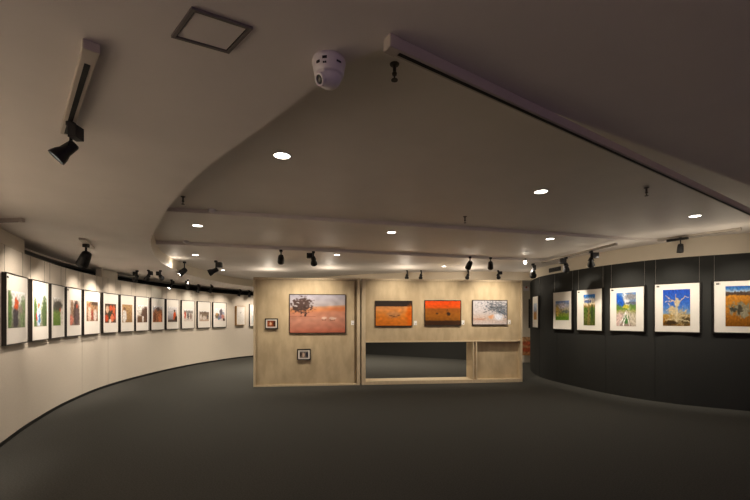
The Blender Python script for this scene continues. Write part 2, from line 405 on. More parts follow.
SKY, BLU = (60, 120, 200), (30, 80, 190)
right_art = [
 (530.9, 538, 295.8, 327.8, 'narrow edge-on framed landscape, farthest on the charcoal wall',
  dict(bg=[(0, (180, 130, 50)), (.4, (170, 120, 70)), (.55, (140, 160, 190)), (1, (190, 205, 225))], noise=(.12, 10)), (.22, .78, .25, .78), .62),
 (553, 571.6, 291.8, 329.3, 'framed photo with grass below a hazy sky, square print on charcoal wall',
  dict(bg=[(0, (120, 150, 40)), (.3, (130, 150, 60)), (.42, (160, 150, 100)), (.6, (190, 180, 160)), (1, (110, 140, 200))],
       blobs=[(.15, .5, .14, .3, (220, 190, 100), .6), (.75, .45, .28, .08, (110, 120, 110), .4), (.5, .75, .3, .14, (206, 200, 214), .8), (.5, .1, .6, .1, (90, 130, 34), .6)], noise=(.15, 12)), (.14, .88, .24, .76), None),
 (576.8, 602.1, 289.3, 330.5, 'framed tall print of green field under one dark cloud, charcoal wall',
  dict(bg=[(0, (70, 80, 30)), (.2, (96, 104, 44)), (.55, (70, 100, 36)), (.62, (150, 120, 70)), (.68, (222, 206, 170)), (.85, (216, 210, 206)), (.93, (60, 120, 190)), (1, (40, 110, 190))],
       blobs=[(.35, .77, .3, .05, (74, 92, 140), .5), (.45, .3, .1, .4, (120, 104, 60), .8), (.75, .35, .12, .3, (50, 70, 30), .6)], noise=(.22, 14)), (.28, .74, .12, .88), None),
 (609.7, 644.2, 287.1, 331.1, 'framed print of white rocky stream under blue cloudy sky',
  dict(bg=[(0, (150, 130, 120)), (.3, (170, 160, 150)), (.45, (150, 150, 90)), (.52, (96, 130, 50)), (.62, (80, 110, 60)), (.7, (120, 140, 170)), (1, (80, 130, 200))],
       blobs=[(.15, .78, .28, .14, (30, 90, 190), .5, -.6), (.5, .8, .1, .3, (220, 222, 228), .7, .5), (.75, .88, .3, .1, (130, 130, 136), .7), (.8, .68, .3, .05, (90, 96, 110), .5),
              (.5, .58, .18, .05, (190, 180, 60), .6), (.5, .2, .16, .14, (70, 120, 60), .5), (.12, .2, .16, .26, (206, 180, 172), .6, -.7), (.85, .2, .16, .26, (190, 180, 160), .6, .7)],
       lines=[(.5, .45, .15, .0, .035, (226, 220, 216)), (.5, .45, .38, 0, .03, (236, 232, 228)), (.5, .45, .68, 0, .03, (226, 220, 210)), (.5, .45, .95, .05, .03, (200, 190, 176))], noise=(.25, 18)), (.2, .78, .11, .88), None),
 (654.5, 700, 283.3, 332.2, 'framed print of twisted pale tree against deep blue sky',
  dict(bg=[(0, (120, 84, 24)), (.12, (150, 104, 34)), (.3, (176, 134, 52)), (.34, (120, 150, 180)), (.6, (50, 100, 190)), (1, (24, 70, 176))],
       blobs=[(.6, .2, .38, .16, (170, 150, 110), .6, 0, .5), (.85, .15, .18, .1, (80, 66, 40), .6, 0, .5), (.3, .08, .25, .07, (60, 44, 20), .6), (.52, .64, .09, .1, (206, 190, 158), .5), (.35, .42, .12, .12, (190, 170, 130), .7, 0, .5)],
       lines=[(.5, .15, .53, .72, .055, (200, 184, 150)), (.53, .6, .5, .85, .02, (180, 160, 130)), (.53, .62, .8, .8, .018, (190, 170, 140)), (.53, .62, .2, .76, .018, (190, 170, 140)), (.2, .76, .08, .84, .012, (190, 170, 140)),
              (.35, .7, .08, .66, .01, (190, 170, 140)), (.8, .8, .95, .78, .012, (190, 170, 140)), (.35, .3, .36, .55, .03, (196, 178, 140)), (.36, .5, .12, .42, .014, (196, 178, 140)), (.36, .5, .2, .6, .012, (196, 178, 140)),
              (.5, .25, .9, .45, .018, (186, 168, 130)), (.7, .35, .75, .55, .012, (186, 168, 130)), (.1, .15, .9, .3, .02, (190, 170, 130)), (.45, .2, .95, .12, .02, (200, 186, 150))], noise=(.2, 20)), (.19, .80, .125, .88), None),
 (713.7, 775, 280.3, 333, 'framed print of boulders on an orange plain, cut by right picture edge',
  dict(bg=[(0, (120, 74, 14)), (.3, (160, 100, 24)), (.55, (170, 110, 30)), (.75, (190, 126, 40)), (.78, (70, 52, 40)), (.85, (84, 70, 62)), (.87, (160, 180, 200)), (.95, (50, 110, 180)), (1, (30, 84, 170))],
       blobs=[(.5, .42, .38, .14, (124, 118, 96), .5, 0, .6), (.25, .42, .1, .06, (60, 60, 50), .5, 0, .5), (.45, .4, .08, .12, (64, 58, 44), .5), (.6, .3, .12, .1, (140, 134, 110), .5, 0, .5)], noise=(.22, 18)), (.22, .82, .12, .9), None),
]
for i, (f0, f1, y0, y1, lab, art, prn, fw) in enumerate(right_art):
    dep = .045; L = offset(RW, -dep * -1 if False else dep * 1)
    # the hall side of the right wall: pick the offset whose points lie nearer the hall
    Lp, Lm = offset(RW, dep), offset(RW, -dep)
    L = Lm
    if i == 5:
        a = hit(L, f0); j = min(range(len(L)), key=lambda q: (L[q][0] - a.x) ** 2 + (L[q][1] - a.y) ** 2)
        tt = (Vector(L[j - 3]) - Vector(L[j])).normalized(); b = a + tt * .66
    else: a, b = hit(L, f0), hit(L, f1)
    if fw: 
        tt = (b - a).normalized(); a = b - tt * fw
    w = (b - a).length; t = (b - a).normalized()
    n = Vector((t.y, -t.x)); mid = (a + b) / 2 - n * dep; rot = math.atan2(t.y, t.x)
    yb = b.y if fw else (a.y + b.y) / 2
    z1 = EYE + (HY - y0) * yb / F + .012; z0 = EYE + (HY - y1) * yb / F - .012
    wires_top = RWH - .005
    picture(lab, (mid.x + n.x * .004, mid.y + n.y * .004, z0), rot, w + .024, z1 - z0, art, prn, depth=dep, frame=M_FRAME, border=.018, wires=(-.93, .93), tick=(i >= 2), nx=46)

# ------------------------------------------------------------------ wooden partition
WA, WB = Vector((-2.64, 8.68)), Vector((3.457, 9.375))
WT = (WB - WA).normalized(); WN = Vector((-WT.y, WT.x)); WROT = math.atan2(WT.y, WT.x); WL = (WB - WA).length
def U(px):
    k = (px - CX) / F; t = -(WA.x - k * WA.y) / (WT.x - k * WT.y); return t
def Zw(px, py): return EYE + (HY - py) * (WA + WT * U(px)).y / F
WH, WD = 2.385, .45
def wl(u, out=0): p = WA + WT * u - WN * out; return p
lp = thing('display_partition', 'left plywood partition module carrying the large desert tree picture', 'partition', (WA.x, WA.y, 0), WROT)
uE = U(360.2); uB0, uB1 = U(357), U(360.2); uG = U(354.4)
bm = Box(.045, uG, .03, .05, .04, WH - .045); obj('front_panel', bm, M_WOOD, lp)
obj('back_panel', Box(.03, uE - .03, WD - .02, WD, .04, WH - .03), M_WOOD, lp)
bm = bmesh.new(); box(bm, 0, .045, 0, WD, 0, WH, .002); box(bm, uB0, uB1, 0, WD, 0, WH, .002)
box(bm, .045, uB0, 0, WD, WH - .04, WH, .002); box(bm, .045, uB0, 0, WD, 0, .04, .002)
obj('casing', bm, M_EDGE, lp)
obj('recessed_strip', Box(uG, uB0, .10, .12, .04, WH - .04), M_WOOD, lp)
u0 = U(361.6); r = thing('display_partition', 'right plywood partition module with low see-through opening and niche', 'partition', (WA.x + WT.x * u0, WA.y + WT.y * u0, 0), WROT)
def V(px): return U(px) - u0
RLn = WL - u0; vO0, vO1 = V(365.6), V(468.5 + 4.5); vD0, vD1 = vO1, V(477.3); vN1 = RLn - .045
zs = .075; zo = Zw(420, 342.2)
bm = bmesh.new()
box(bm, 0, vO0, 0, WD, 0, WH, .002); box(bm, RLn - .045, RLn, 0, WD, 0, WH, .002)
box(bm, vO0, vN1, 0, WD, WH - .04, WH, .002); box(bm, vO0, vN1, 0, WD, 0, zs, .002)
box(bm, vO0, vN1, 0, WD, zo, zo + .035, .002)
obj('casing', bm, M_EDGE, r)
bm = bmesh.new(); box(bm, vD0, vD0 + .022, 0, WD, zs, zo, .002); box(bm, vD1 - .03, vD1, 0, WD, zs, zo, .002); box(bm, vD0 + .022, vD1 - .03, .06, .08, zs, zo)
obj('divider', bm, M_EDGE, r)
obj('front_panel', Box(vO0, vN1, .025, .045, zo + .035, WH - .04), M_WOOD, r)
obj('back_panel', Box(vO0, vN1, WD - .03, WD - .01, zo + .035, WH - .04), M_WOOD, r)
obj('niche_panel', Box(vD1, vN1, .15, .17, zs, zo), M_WOOD, r)

DS = dict(warp=.012, bg=[(0, (176, 98, 76)), (.12, (180, 116, 96)), (.35, (184, 130, 110)), (.53, (184, 124, 98)), (.60, (192, 126, 84)), (.68, (186, 138, 108)), (.71, (168, 160, 162)), (1, (160, 158, 172))], tilt=-.07,
  blobs=[(.22, .72, .135, .14, (72, 54, 50), .9, 0, 1.0), (.17, .70, .10, .12, (66, 50, 46), .9, 0, 1.0), (.28, .78, .08, .12, (72, 54, 50), .9, 0, 1.0), (.10, .64, .05, .05, (66, 50, 46), .5, 0, .45), (.2, .83, .12, .06, (72, 54, 50), .5, 0, .9),
         (.92, .62, .25, .05, (196, 118, 78), .8), (.61, .38, .05, .035, (206, 176, 160), .4), (.77, .38, .06, .035, (206, 176, 160), .4)],
  lines=[(.27, .42, .265, .72, .010, (60, 44, 40)), (.29, .46, .29, .7, .008, (60, 44, 40)), (.245, .5, .25, .7, .007, (60, 44, 40)), (.28, .43, .28, .48, .018, (60, 44, 40)), (.0, .43, .45, .43, .006, (150, 96, 80)),
         (.58, .32, .64, .33, .008, (120, 80, 70)), (.73, .32, .8, .33, .008, (120, 80, 70)), (.58, .32, .58, .36, .006, (130, 90, 80)), (.64, .32, .64, .36, .006, (130, 90, 80)), (.73, .32, .73, .36, .006, (130, 90, 80)), (.8, .32, .8, .36, .006, (130, 90, 80))],
  noise=(.05, 9))
D2 = dict(warp=.015, bg=[(0, (206, 112, 30)), (.4, (214, 126, 44)), (.65, (212, 140, 74)), (.78, (196, 130, 78)), (.80, (46, 34, 28)), (1, (40, 32, 28))],
  blobs=[(.5, .46, .2, .12, (190, 130, 80), .7), (.95, .4, .1, .4, (214, 100, 14), .8)], lines=[(.38, .42, .55, .37, .022, (96, 60, 36)), (.55, .37, .66, .42, .02, (110, 70, 42)), (.33, .36, .45, .3, .01, (170, 110, 70)), (.45, .33, .6, .32, .012, (150, 96, 60))], noise=(.06, 10))
D3 = dict(warp=.015, bg=[(0, (62, 38, 22)), (.17, (64, 40, 22)), (.20, (140, 84, 22)), (.4, (160, 96, 26)), (.66, (150, 84, 26)), (.72, (214, 84, 14)), (.9, (232, 78, 10)), (1, (226, 70, 8))],
  blobs=[(.66, .46, .055, .075, (50, 32, 24), .3), (.33, .48, .035, .035, (80, 50, 30), .4)], lines=[(.62, .5, .62, .66, .008, (60, 38, 24)), (.64, .38, .64, .46, .01, (50, 32, 24)), (.69, .38, .69, .46, .01, (50, 32, 24))], noise=(.06, 12))
D4 = dict(bg=[(0, (206, 196, 196)), (.15, (198, 180, 172)), (.3, (196, 178, 168)), (.5, (190, 184, 186)), (1, (186, 184, 190))],
  blobs=[(.8, .8, .3, .12, (120, 124, 132), .7, -.3, 1.2), (.7, .62, .3, .10, (110, 116, 124), .6, -.4, 1.3), (.92, .5, .2, .12, (110, 118, 130), .6, -.4, 1.3), (.55, .32, .08, .08, (214, 160, 120), .7), (.75, .3, .14, .14, (222, 226, 238), .7), (.15, .22, .2, .04, (190, 150, 130), .8)],
  lines=[(.4, .95, .95, .6, .014, (80, 84, 90)), (.5, .75, 1, .5, .012, (70, 74, 80)), (.3, .5, .6, .62, .014, (96, 92, 92)), (.6, .6, 1, .85, .012, (84, 88, 94)), (.75, .55, 1, .38, .014, (74, 80, 90)), (.45, .8, .8, .88, .01, (96, 98, 104)), (.55, .7, .9, .7, .01, (70, 72, 78))], noise=(.12, 22))
SM1 = dict(bg=[(0, (120, 60, 30)), (.4, (170, 84, 44)), (1, (110, 52, 26))], blobs=[(.4, .5, .13, .3, (230, 196, 160), .7), (.85, .5, .15, .4, (60, 34, 24), .6)], noise=(.2, 10))
SM2 = dict(bg=[(0, (120, 110, 100)), (1, (110, 104, 100))], blobs=[(.45, .45, .14, .35, (196, 170, 150), .6), (.85, .5, .14, .4, (48, 48, 60), .6), (.15, .5, .12, .3, (60, 48, 46), .6)], noise=(.25, 14))
def wood_pic(px0, px1, py0, py1, lab, art, frame=M_DKFRAME, depth=.035, prn=None, out=-.026, nx=70, border=.016, kind='framed_photograph'):
    ua, ub = U(px0), U(px1); um = (ua + ub) / 2; p = wl(um, out)
    z1, z0 = Zw((px0 + px1) / 2, py0), Zw((px0 + px1) / 2, py1)
    return picture(lab, (p.x, p.y, z0), WROT, ub - ua, z1 - z0, art, prn, depth=depth, border=border, frame=frame, nx=nx, kind=kind)
wood_pic(289.2, 345.8, 294.2, 333.3, 'large framed photo of a lone tree and two animals on pink dunes', DS, nx=110, out=-.029)
wood_pic(375, 412.3, 300.7, 326.3, 'framed photo of orange sand with black band along its top', D2, out=-.024)
wood_pic(424.5, 461, 300.2, 325.7, 'framed photo of red-orange sky over dark ground with small animal', D3, out=-.024)
wood_pic(472.3, 507.3, 300, 325, 'framed photo of grey branches spreading over pale ground', D4, out=-.024)
small_rect = ((265, 278, 318.4, 328.9, 'small framed orange photo on the partition, level with big picture', SM1), (297.2, 310.7, 349, 360, 'small framed grey-brown photo low on the partition under the big picture', SM2))
for x0, x1, y0, y1, lab, art in small_rect:
    wood_pic(x0, x1, y0, y1, lab, art, frame=M_FRAME, depth=.045, prn=(.12, .88, .14, .86), nx=24, border=.022, out=-.028)
for px, py, lab, dd in ((352.6, 322.8, 'white caption card right of the large dune picture', .029), (415.6, 323, 'white caption card right of the black-banded orange sand picture', .024),
                    (463.4, 322.4, 'white caption card right of the red sky picture', .024), (509.6, 322, 'white caption card right of the grey branches picture', .024)):
    p = wl(U(px), -dd); z = Zw(px, py)
    c = thing('caption_card', lab, 'label card', (p.x, p.y, z), WROT, 'caption cards on the partition')
    obj('card', Box(-.034, .034, -.005, 0, -.05, .05, .001), M_CARD, c)
    obj('print', Box(.0, .018, -.0062, -.0048, -.03, -.012), M_INK, c)

# ------------------------------------------------------------------ tracks
def track(name, a, b, label, w=.035, h=.038, inset=.05):
    a = Vector(a); b = Vector(b); d = (b - a).normalized()
    t = thing(name, label, 'lighting track', (a.x, a.y, a.z), math.atan2(d.y, d.x))
    L = (b - a).length
    obj('rail', Box(0, L, -w / 2, w / 2, -h, -.0005, .002), M_TRACK, t)
    obj('slot', Box(inset, L - .02, -w * .2, w * .2, -h - .0015, -h + .004), M_SLOT, t)
    obj('end_cap', Box(-.004, .045, -w / 2 - .003, w / 2 + .003, -h - .003, -.0005, .002), M_TRACK, t)
    return t
T1a, T1b = P(91.5, 52, H1 - .04), P(66, 136, H1 - .04)
T1a.z = T1b.z = H1
track('lighting_track', T1a, T1b, 'short white track on the ceiling at upper left holding one black lamp', w=.05, h=.035, inset=.11)
r0, r1 = P(385, 49, H1 - .038), P(760, 219.6, H1 - .038); r0.z = r1.z = H1
rd = (r1 - r0).normalized(); rn = Vector((rd.y, -rd.x, 0))
track('lighting_track', r0 + rn * .018, r1 + rd * 1.2 + rn * .018, 'long white track running diagonally along the straight ceiling edge', w=.04, h=.048)
a, b = P(23, 221.5, H1 - .035), P(-60, 223, H1 - .035); a.z = b.z = H1
track('lighting_track', a, b, 'white track end at the left picture edge above the wall')
a, b = P(616, 244.5, ZN - .035), P(541, 262, ZF - .035); 
a, b = P(616.5, 242.8, ZF), P(542, 261.5, ZF)
track('lighting_track', a, b, 'white track over the charcoal wall holding two black lamps')
a, b = P(741, 227.5, ZN), P(626, 243.5, ZN)
track('lighting_track', a, b, 'white track near the right edge above the twisted tree print')

# ------------------------------------------------------------------ spot lamps
def light(name, kind, loc, power, color=(1, .85, .70), parent=None, **k):
    d = bpy.data.lights.new(name, kind); d.energy = power; d.color = color
    for a, v in k.items(): setattr(d, a, v)
    o = bpy.data.objects.new(name, d); COL.objects.link(o); o.location = loc
    return o
def aim(o, d): o.rotation_euler = Vector(d).to_track_quat('-Z', 'Y').to_euler()
def lamp(mount, target, label, s=1.0, lit=False, power=0, box_side=0, base=None, group=None, cone=62, drop=.1, color=(1, .85, .70), blend=.75, cat='spotlight'):
    """track spotlight hung at mount: adapter, stem, yoke, bell-shaped head pointing at target"""
    m = Vector(mount); t = thing('track_spotlight', label, cat, m, 0, group)
    piv = Vector((0, 0, -drop * s)); d = (Vector(target) - (m + piv)).normalized()
    bm = bmesh.new(); box(bm, -.02 * s, .02 * s, -.02 * s, .02 * s, -.03 * s, 0, .003); obj('adapter', bm, M_BLACK, t)
    bm = bmesh.new(); rod(bm, (0, 0, -.02 * s), piv, .009 * s); obj('stem', fixn(bm), M_BLACK, t)
    if box_side:
        bm = bmesh.new(); obox(bm, (box_side * .012 * s, 0, -.065 * s), (box_side * .105 * s, 0, -.065 * s), .07 * s, .075 * s); obj('driver_box', fixn(bm), M_BLACK, t)
    c = piv + d * .015 * s - Vector((0, 0, .02 * s))
    prof = [(-.045, 0), (-.045, .024), (-.035, .03), (.0, .032), (.03, .034), (.055, .044), (.085, .05), (.092, .05), (.092, .045), (.08, .042)]
    if not box_side: prof = [(-.05, 0), (-.05, .026), (-.04, .038), (.0, .044), (.07, .048), (.092, .05), (.092, .045), (.08, .042)]
    bm = bmesh.new(); lathe(bm, c, d, [(a * s, b * s) for a, b in prof], 22); head = obj('lamp_head', fixn(bm), M_BLACK, t, smooth=True)
    bm = bmesh.new(); lathe(bm, c, d, [(.080 * s, .0), (.080 * s, .042 * s), (.077 * s, .042 * s), (.077 * s, 0)], 22); obj('lens', fixn(bm), M_LENS if lit else M_LENSOFF, head)
    u, v, dd = frame_axes(d)
    bm = bmesh.new()
    for sg in (-1, 1): obox(bm, c + u * sg * .036 * s, piv + Vector((0, 0, .02 * s)) + u * sg * .01 * s, .012 * s, .004 * s, up=d)
    obj('yoke', fixn(bm), M_BLACK, t)
    if base:
        bm = bmesh.new(); obox(bm, Vector(base[0]) - m, Vector(base[1]) - m, .07, .03); obj('base_plate', fixn(bm), M_TRACK, t)
    if power:
        l = light('spot_beam', 'SPOT', m + c + d * .1 * s, power, color, spot_size=math.radians(cone), spot_blend=blend, shadow_soft_size=.025)
        aim(l, d)
    return t
def LWp(px, z=1.62):
    p = hit(LW, px); return Vector((p.x, p.y, z))
def RWp(px, z=1.62):
    p = hit(RW, px); return Vector((p.x, p.y, z))
KW = 1.0
# near lamp on the short track at upper left
n1 = P(71, 122, H1 - .04)
lamp(n1, n1 + Vector((-.85, -.5, -1.2)), 'black spotlight hanging from the short track at upper left', s=.86, lit=True, power=0, box_side=.5, drop=.13)
# double-ish lamp on its own small base
m2 = P(86, 244, H1 - .03); b0, b1 = P(82, 239, H1 - .015), P(92, 248, H1 - .015)
lamp(m2, LWp(48, 1.2), 'black spotlight on its own short base plate above the fourth photo', s=1.55, power=0, box_side=0, base=(b0, b1), drop=.085)
wallgrp = 'spotlights along the cream wall'
left_lamps = [ # mount px, aim px, lit, box
 (137, 270.3, 116, 0, -.6, 'spotlight over the cream wall, farthest left of the row'), (148.5, 269.8, 128, 0, .65, 'spotlight over the cream wall, box on its right'),
 (160.5, 270.2, 186, 0, -.65, 'spotlight over the cream wall, box on its left'), (171.5, 279.5, 150, 1, .5, 'spotlight over the cream wall with brightly lit lens, below the glowing ceiling edge'),
 (188, 279.5, 185, 0, -.5, 'spotlight over the cream wall just right of the lit one'), (198.5, 285.2, 190, 1, .5, 'small lit spotlight at the start of the far dark gap'),
 (211, 284.5, 200, 0, .5, 'small spotlight above the eleventh and twelfth photos'), (240, 290, 230, 0, .5, 'small spotlight above the oak framed picture'), (249, 290.5, 252, 0, .5, 'small spotlight at the left end of the wooden partition')]
for px, py, ap, lit, bs, lab in left_lamps:
    m = P(px, py, H1)
    lim = hit(offset(LW, .3), px)
    if m.y > lim.y: m = Vector((lim.x, lim.y, H1))
    lamp(m, LWp(ap), 'black ' + lab, s=1.15, lit=bool(lit), box_side=bs, group=wallgrp, drop=.1)
# lamps in the raised ceiling
m = P(184.5, 261.5, ZF); lamp(m, m + Vector((-.5, -.35, -.75)), 'black spotlight with bright lens under the raised ceiling, by the curved edge', s=1.4, lit=True, power=14, cone=80, box_side=0, drop=.12)
m = P(216, 260.5, ZF); lamp(m, m + Vector((-.9, -.1, -.6)), 'black spotlight with square box under the raised ceiling, left of the partition', s=1.5, box_side=.8, drop=.12)
# track lamps in front of the wooden partition
def wp(px, z): p = wl(U(px)); return Vector((p.x, p.y, z))
wl_l = [(281, 249.8, 281, 1.9, 0, 1.3, 'black round spotlight seen from behind, left of two before the partition'),
        (313.5, 251.3, 318, 1.72, -.9, 1.3, 'black spotlight with square box before the left partition module'),
        (470, 256.5, 450, 1.75, 0, 1.25, 'black spotlight turned left before the right partition module'),
        (490.5, 257.4, 490.5, 1.9, 0, 1.2, 'black spotlight seen from behind before the right partition module')]
for px, py, ap, az, bs, s, lab in wl_l:
    m = P(px, py, ZF); lamp(m, wp(ap, az), lab, s=s, box_side=bs, drop=.09)
# right side lamps
m = P(525.5, 258.5, ZF); lamp(m, m + Vector((-.5, -1, -.3)), 'tiny lit spotlight facing the camera above the partition right end', s=.75, lit=True, drop=.08)
rl = [(533, 263.5, 535, .3, 1.5, 'black spotlight nearest the right end of the partition'), (566, 257, 568, -.8, 1.3, 'black spotlight above the grass and hazy sky print'),
      (591, 250.8, 593, .9, 1.3, 'black spotlight above the tall green field print')]
for px, py, ap, bs, s, lab in rl:
    m = P(px, py, ZF - .041); lamp(m, RWp(ap, 1.7), lab, s=s, box_side=bs, drop=.11)
m = P(680.5, 237.5, ZN - .041); lt = lamp(m, RWp(676), 'black spotlight on a bar-shaped driver above the twisted tree print', s=1.0, box_side=0, drop=.12)
bm = bmesh.new(); a, b = P(667, 241, ZN - .06), P(688, 238, ZN - .06); obox(bm, a - m, b - m, .05, .036)
obj('driver_bar', fixn(bm), M_BLACK, lt)
# small lamps behind the partition top
for px, lab in ((407, 'left of the rear row'), (421, 'second of the rear row'), (468, 'third of the rear row'), (498, 'right end of the rear row')):
    m = P(px, 270.3, ZF); lamp(m, m + Vector((.3 if px > 490 else 0, .6, -.5)), 'tiny black spotlight just above the partition top, ' + lab, s=1.1, box_side=(.9 if px > 490 else .2), drop=.1)

# ------------------------------------------------------------------ downlights
def downlight(px, py, z, lab, rad=.066, power=20):
    p = P(px, py, z); t = thing('downlight', lab, 'downlight', p)
    bm = bmesh.new(); lathe(bm, (0, 0, 0), (0, 0, -1), [(-.0, rad * 1.18), (.004, rad * 1.16), (.006, rad * 1.02), (.002, rad), (-.0, rad)], 28); obj('rim', fixn(bm), M_TRACK, t, smooth=True)
    bm = bmesh.new(); lathe(bm, (0, 0, 0), (0, 0, -1), [(.001, rad), (.003, rad * .9), (.003, 0)], 28); obj('diffuser', fixn(bm), M_DOWN, t)
    if power:
        l = light('downlight_beam', 'SPOT', (p.x, p.y, z - .02), power, (1, .88, .72), spot_size=math.radians(125), spot_blend=.8, shadow_soft_size=.06); aim(l, (0, 0, -1))
downlight(282, 155.5, ZN, 'round recessed downlight nearest the camera, left side of the raised ceiling', power=6)
downlight(541, 191.5, ZN, 'round recessed downlight in the middle of the near raised ceiling', power=7)
downlight(695, 216, ZN, 'round recessed downlight at right, near the long track', power=6)
downlight(197.5, 225.5, ZM, 'round recessed downlight in the middle strip, by the curved edge', power=30)
downlight(391.5, 232.3, ZM, 'round recessed downlight in the middle strip, at its centre')
downlight(550, 238.8, ZM, 'round recessed downlight in the middle strip, at its right')
downlight(195.3, 254.8, ZF, 'round recessed downlight in the far strip, at its left', .06, 45)
downlight(337, 254.8, ZF, 'round recessed downlight behind the step, above the left module', .06, 5)
downlight(444, 266.2, ZF, 'round recessed downlight in the far strip, above the right module', .055, 10)
downlight(223, 270, ZF, 'small recessed downlight near the far curve at left', .05, 45)

# ------------------------------------------------------------------ ceiling fittings
def sprinkler(px, py, z, lab):
    p = P(px, py, z); t = thing('sprinkler_head', lab, 'sprinkler', p, 0, 'sprinkler heads')
    bm = bmesh.new(); lathe(bm, (0, 0, 0), (0, 0, -1), [(0, 0), (0, .026), (.006, .024), (.01, .01), (.045, .009), (.05, .014), (.06, .012), (.062, 0)], 14); obj('body', fixn(bm), M_GREYM, t)
    bm = bmesh.new(); lathe(bm, (0, 0, 0), (0, 0, -1), [(.062, 0), (.062, .005), (.085, .005), (.085, .018), (.089, .018), (.089, 0)], 14); obj('deflector', fixn(bm), M_GREYM, t)
sprinkler(394.5, 64, ZN, 'dark sprinkler head beside the start of the long track')
sprinkler(183, 196.5, ZN, 'dark sprinkler head by the curved edge at left')
sprinkler(465, 216.5, ZN, 'dark sprinkler head at the first ceiling step')
sprinkler(646.5, 187.5, ZN, 'dark sprinkler head at right between two downlights')
def smoke(px, py, z, lab):
    p = P(px, py, z); t = thing('smoke_detector', lab, 'smoke detector', p, 0, 'ceiling detectors')
    bm = bmesh.new(); lathe(bm, (0, 0, 0), (0, 0, -1), [(0, 0), (0, .05), (.012, .05), (.03, .036), (.038, .02), (.038, 0)], 20); obj('housing', fixn(bm), M_PLASTIC, t, smooth=False)
smoke(212, 209.5, ZN, 'small detector at the first ceiling step, left side')
smoke(186, 241, ZM, 'small detector at the second ceiling step, left side')
smoke(403.5, 253.2, ZM, 'round detector at the second ceiling step above the partition')

# access panel
pc = [P(*q, H1) for q in ((191.5, 6), (253, 26.5), (229, 51.5), (171, 35))]
cen = sum(pc, Vector()) / 4; t = thing('access_panel', 'square ceiling hatch with dark frame at the top left', 'hatch', cen)
bm = bmesh.new()
def ringpts(k): return [(p - cen) * k for p in pc]
def ring(bm, ka, kb, z0, z1):
    A, B = ringpts(ka), ringpts(kb)
    va = [[bm.verts.new((p.x, p.y, z)) for p in A] for z in (z0, z1)]; vb = [[bm.verts.new((p.x, p.y, z)) for p in B] for z in (z0, z1)]
    for i in range(4):
        j = (i + 1) % 4
        bm.faces.new((va[0][i], va[0][j], vb[0][j], vb[0][i])); bm.faces.new((va[0][i], va[0][j], va[1][j], va[1][i])); bm.faces.new((vb[0][i], vb[0][j], vb[1][j], vb[1][i]))
ring(bm, 1.0, .88, -.010, -.0005); obj('frame', fixn(bm), mat('hatch_frame', (.16, .14, .13), .5, 20, .03), t)
bm = bmesh.new(); ring(bm, .88, .83, -.004, -.0005); obj('gap', fixn(bm), M_SLOT, t)
bm = bmesh.new(); A = ringpts(.83); a0 = [bm.verts.new((p.x, p.y, -.006)) for p in A]; a1 = [bm.verts.new((p.x, p.y, -.0008)) for p in A]
bm.faces.new(a0); bm.faces.new(a1)
for i in range(4): bm.faces.new((a0[i], a0[(i + 1) % 4], a1[(i + 1) % 4], a1[i]))
obj('door', fixn(bm), M_CEIL, t)

# dome camera
p = P(329, 60.5, H1) + Vector((0, 0, .003)); t = thing('security_camera', 'white dome security camera mounted on the ceiling by the curved edge', 'security camera', p)
bm = bmesh.new(); lathe(bm, (0, 0, 0), (0, 0, -1), [(0, 0), (0, .064), (.012, .068), (.02, .068), (.026, .066), (.062, .060), (.07, .057), (.072, 0)], 36); obj('housing', fixn(bm), M_PLASTIC, t, smooth=True)
bm = bmesh.new(); lathe(bm, (0, 0, -.068), (0, 0, -1), [(0, .054)] + [(.05 * math.sin(a), .051 * math.cos(a)) for a in [i * math.pi / 16 for i in range(8)]] + [(.05, 0)], 30)
obj('dome', fixn(bm), M_PLASTIC, t, smooth=True)
bm = bmesh.new(); dr = Vector((-.62, -.6, -.5)).normalized(); c0 = Vector((0, 0, -.072))
lathe(bm, c0 + dr * .028, dr, [(0, .024), (.024, .026), (.03, .024), (.03, .018), (.026, .017)], 20); obj('lens_ring', fixn(bm), M_PLASTIC, t, smooth=True)
bm = bmesh.new(); lathe(bm, c0 + dr * .028, dr, [(.0, 0), (.0, .017), (.027, .017), (.029, .008), (.03, 0)], 20); obj('lens', fixn(bm), M_GLASSDARK, t, smooth=True)
for ang, zz, w_, h_ in ((-.15, -.030, .018, .009), (-.62, -.040, .016, .009), (.75, -.036, .02, .006), (-.1, -.048, .006, .006), (-.22, -.048, .006, .006)):
    a = -math.pi / 2 + ang; rr = .0655 + (zz + .03) * .15; q = Vector((math.cos(a) * rr, math.sin(a) * rr, zz)); tt = Vector((-math.sin(a), math.cos(a), 0))
    bm = bmesh.new(); obox(bm, q - tt * w_ / 2, q + tt * w_ / 2, .004, h_); obj('printed_mark', fixn(bm), M_INK, t)

# vent grille on the beige fascia, far right
a, b = hit(RW, 549.5), hit(RW, 561); tt = (b - a).normalized(); nn = Vector((tt.y, -tt.x)); nn = -nn if nn.dot(a) > 0 else nn
t = thing('vent_grille', 'small dark vent grille on the beige fascia above the charcoal wall', 'vent', (a.x + nn.x * .01, a.y + nn.y * .01, 0), math.atan2(tt.y, tt.x))
L = (b - a).length; zc = EYE + (HY - 270) * (a.y + b.y) / 2 / F
zc = 2.645
obj('frame', Box(0, L, -.01, .008, zc - .05, zc + .05, .002), M_VENT, t)
bm = bmesh.new()
for i in range(4): box(bm, .02, L - .02, -.016, -.008, zc - .035 + i * .022, zc - .028 + i * .022)
obj('slats', bm, M_BLACK, t)
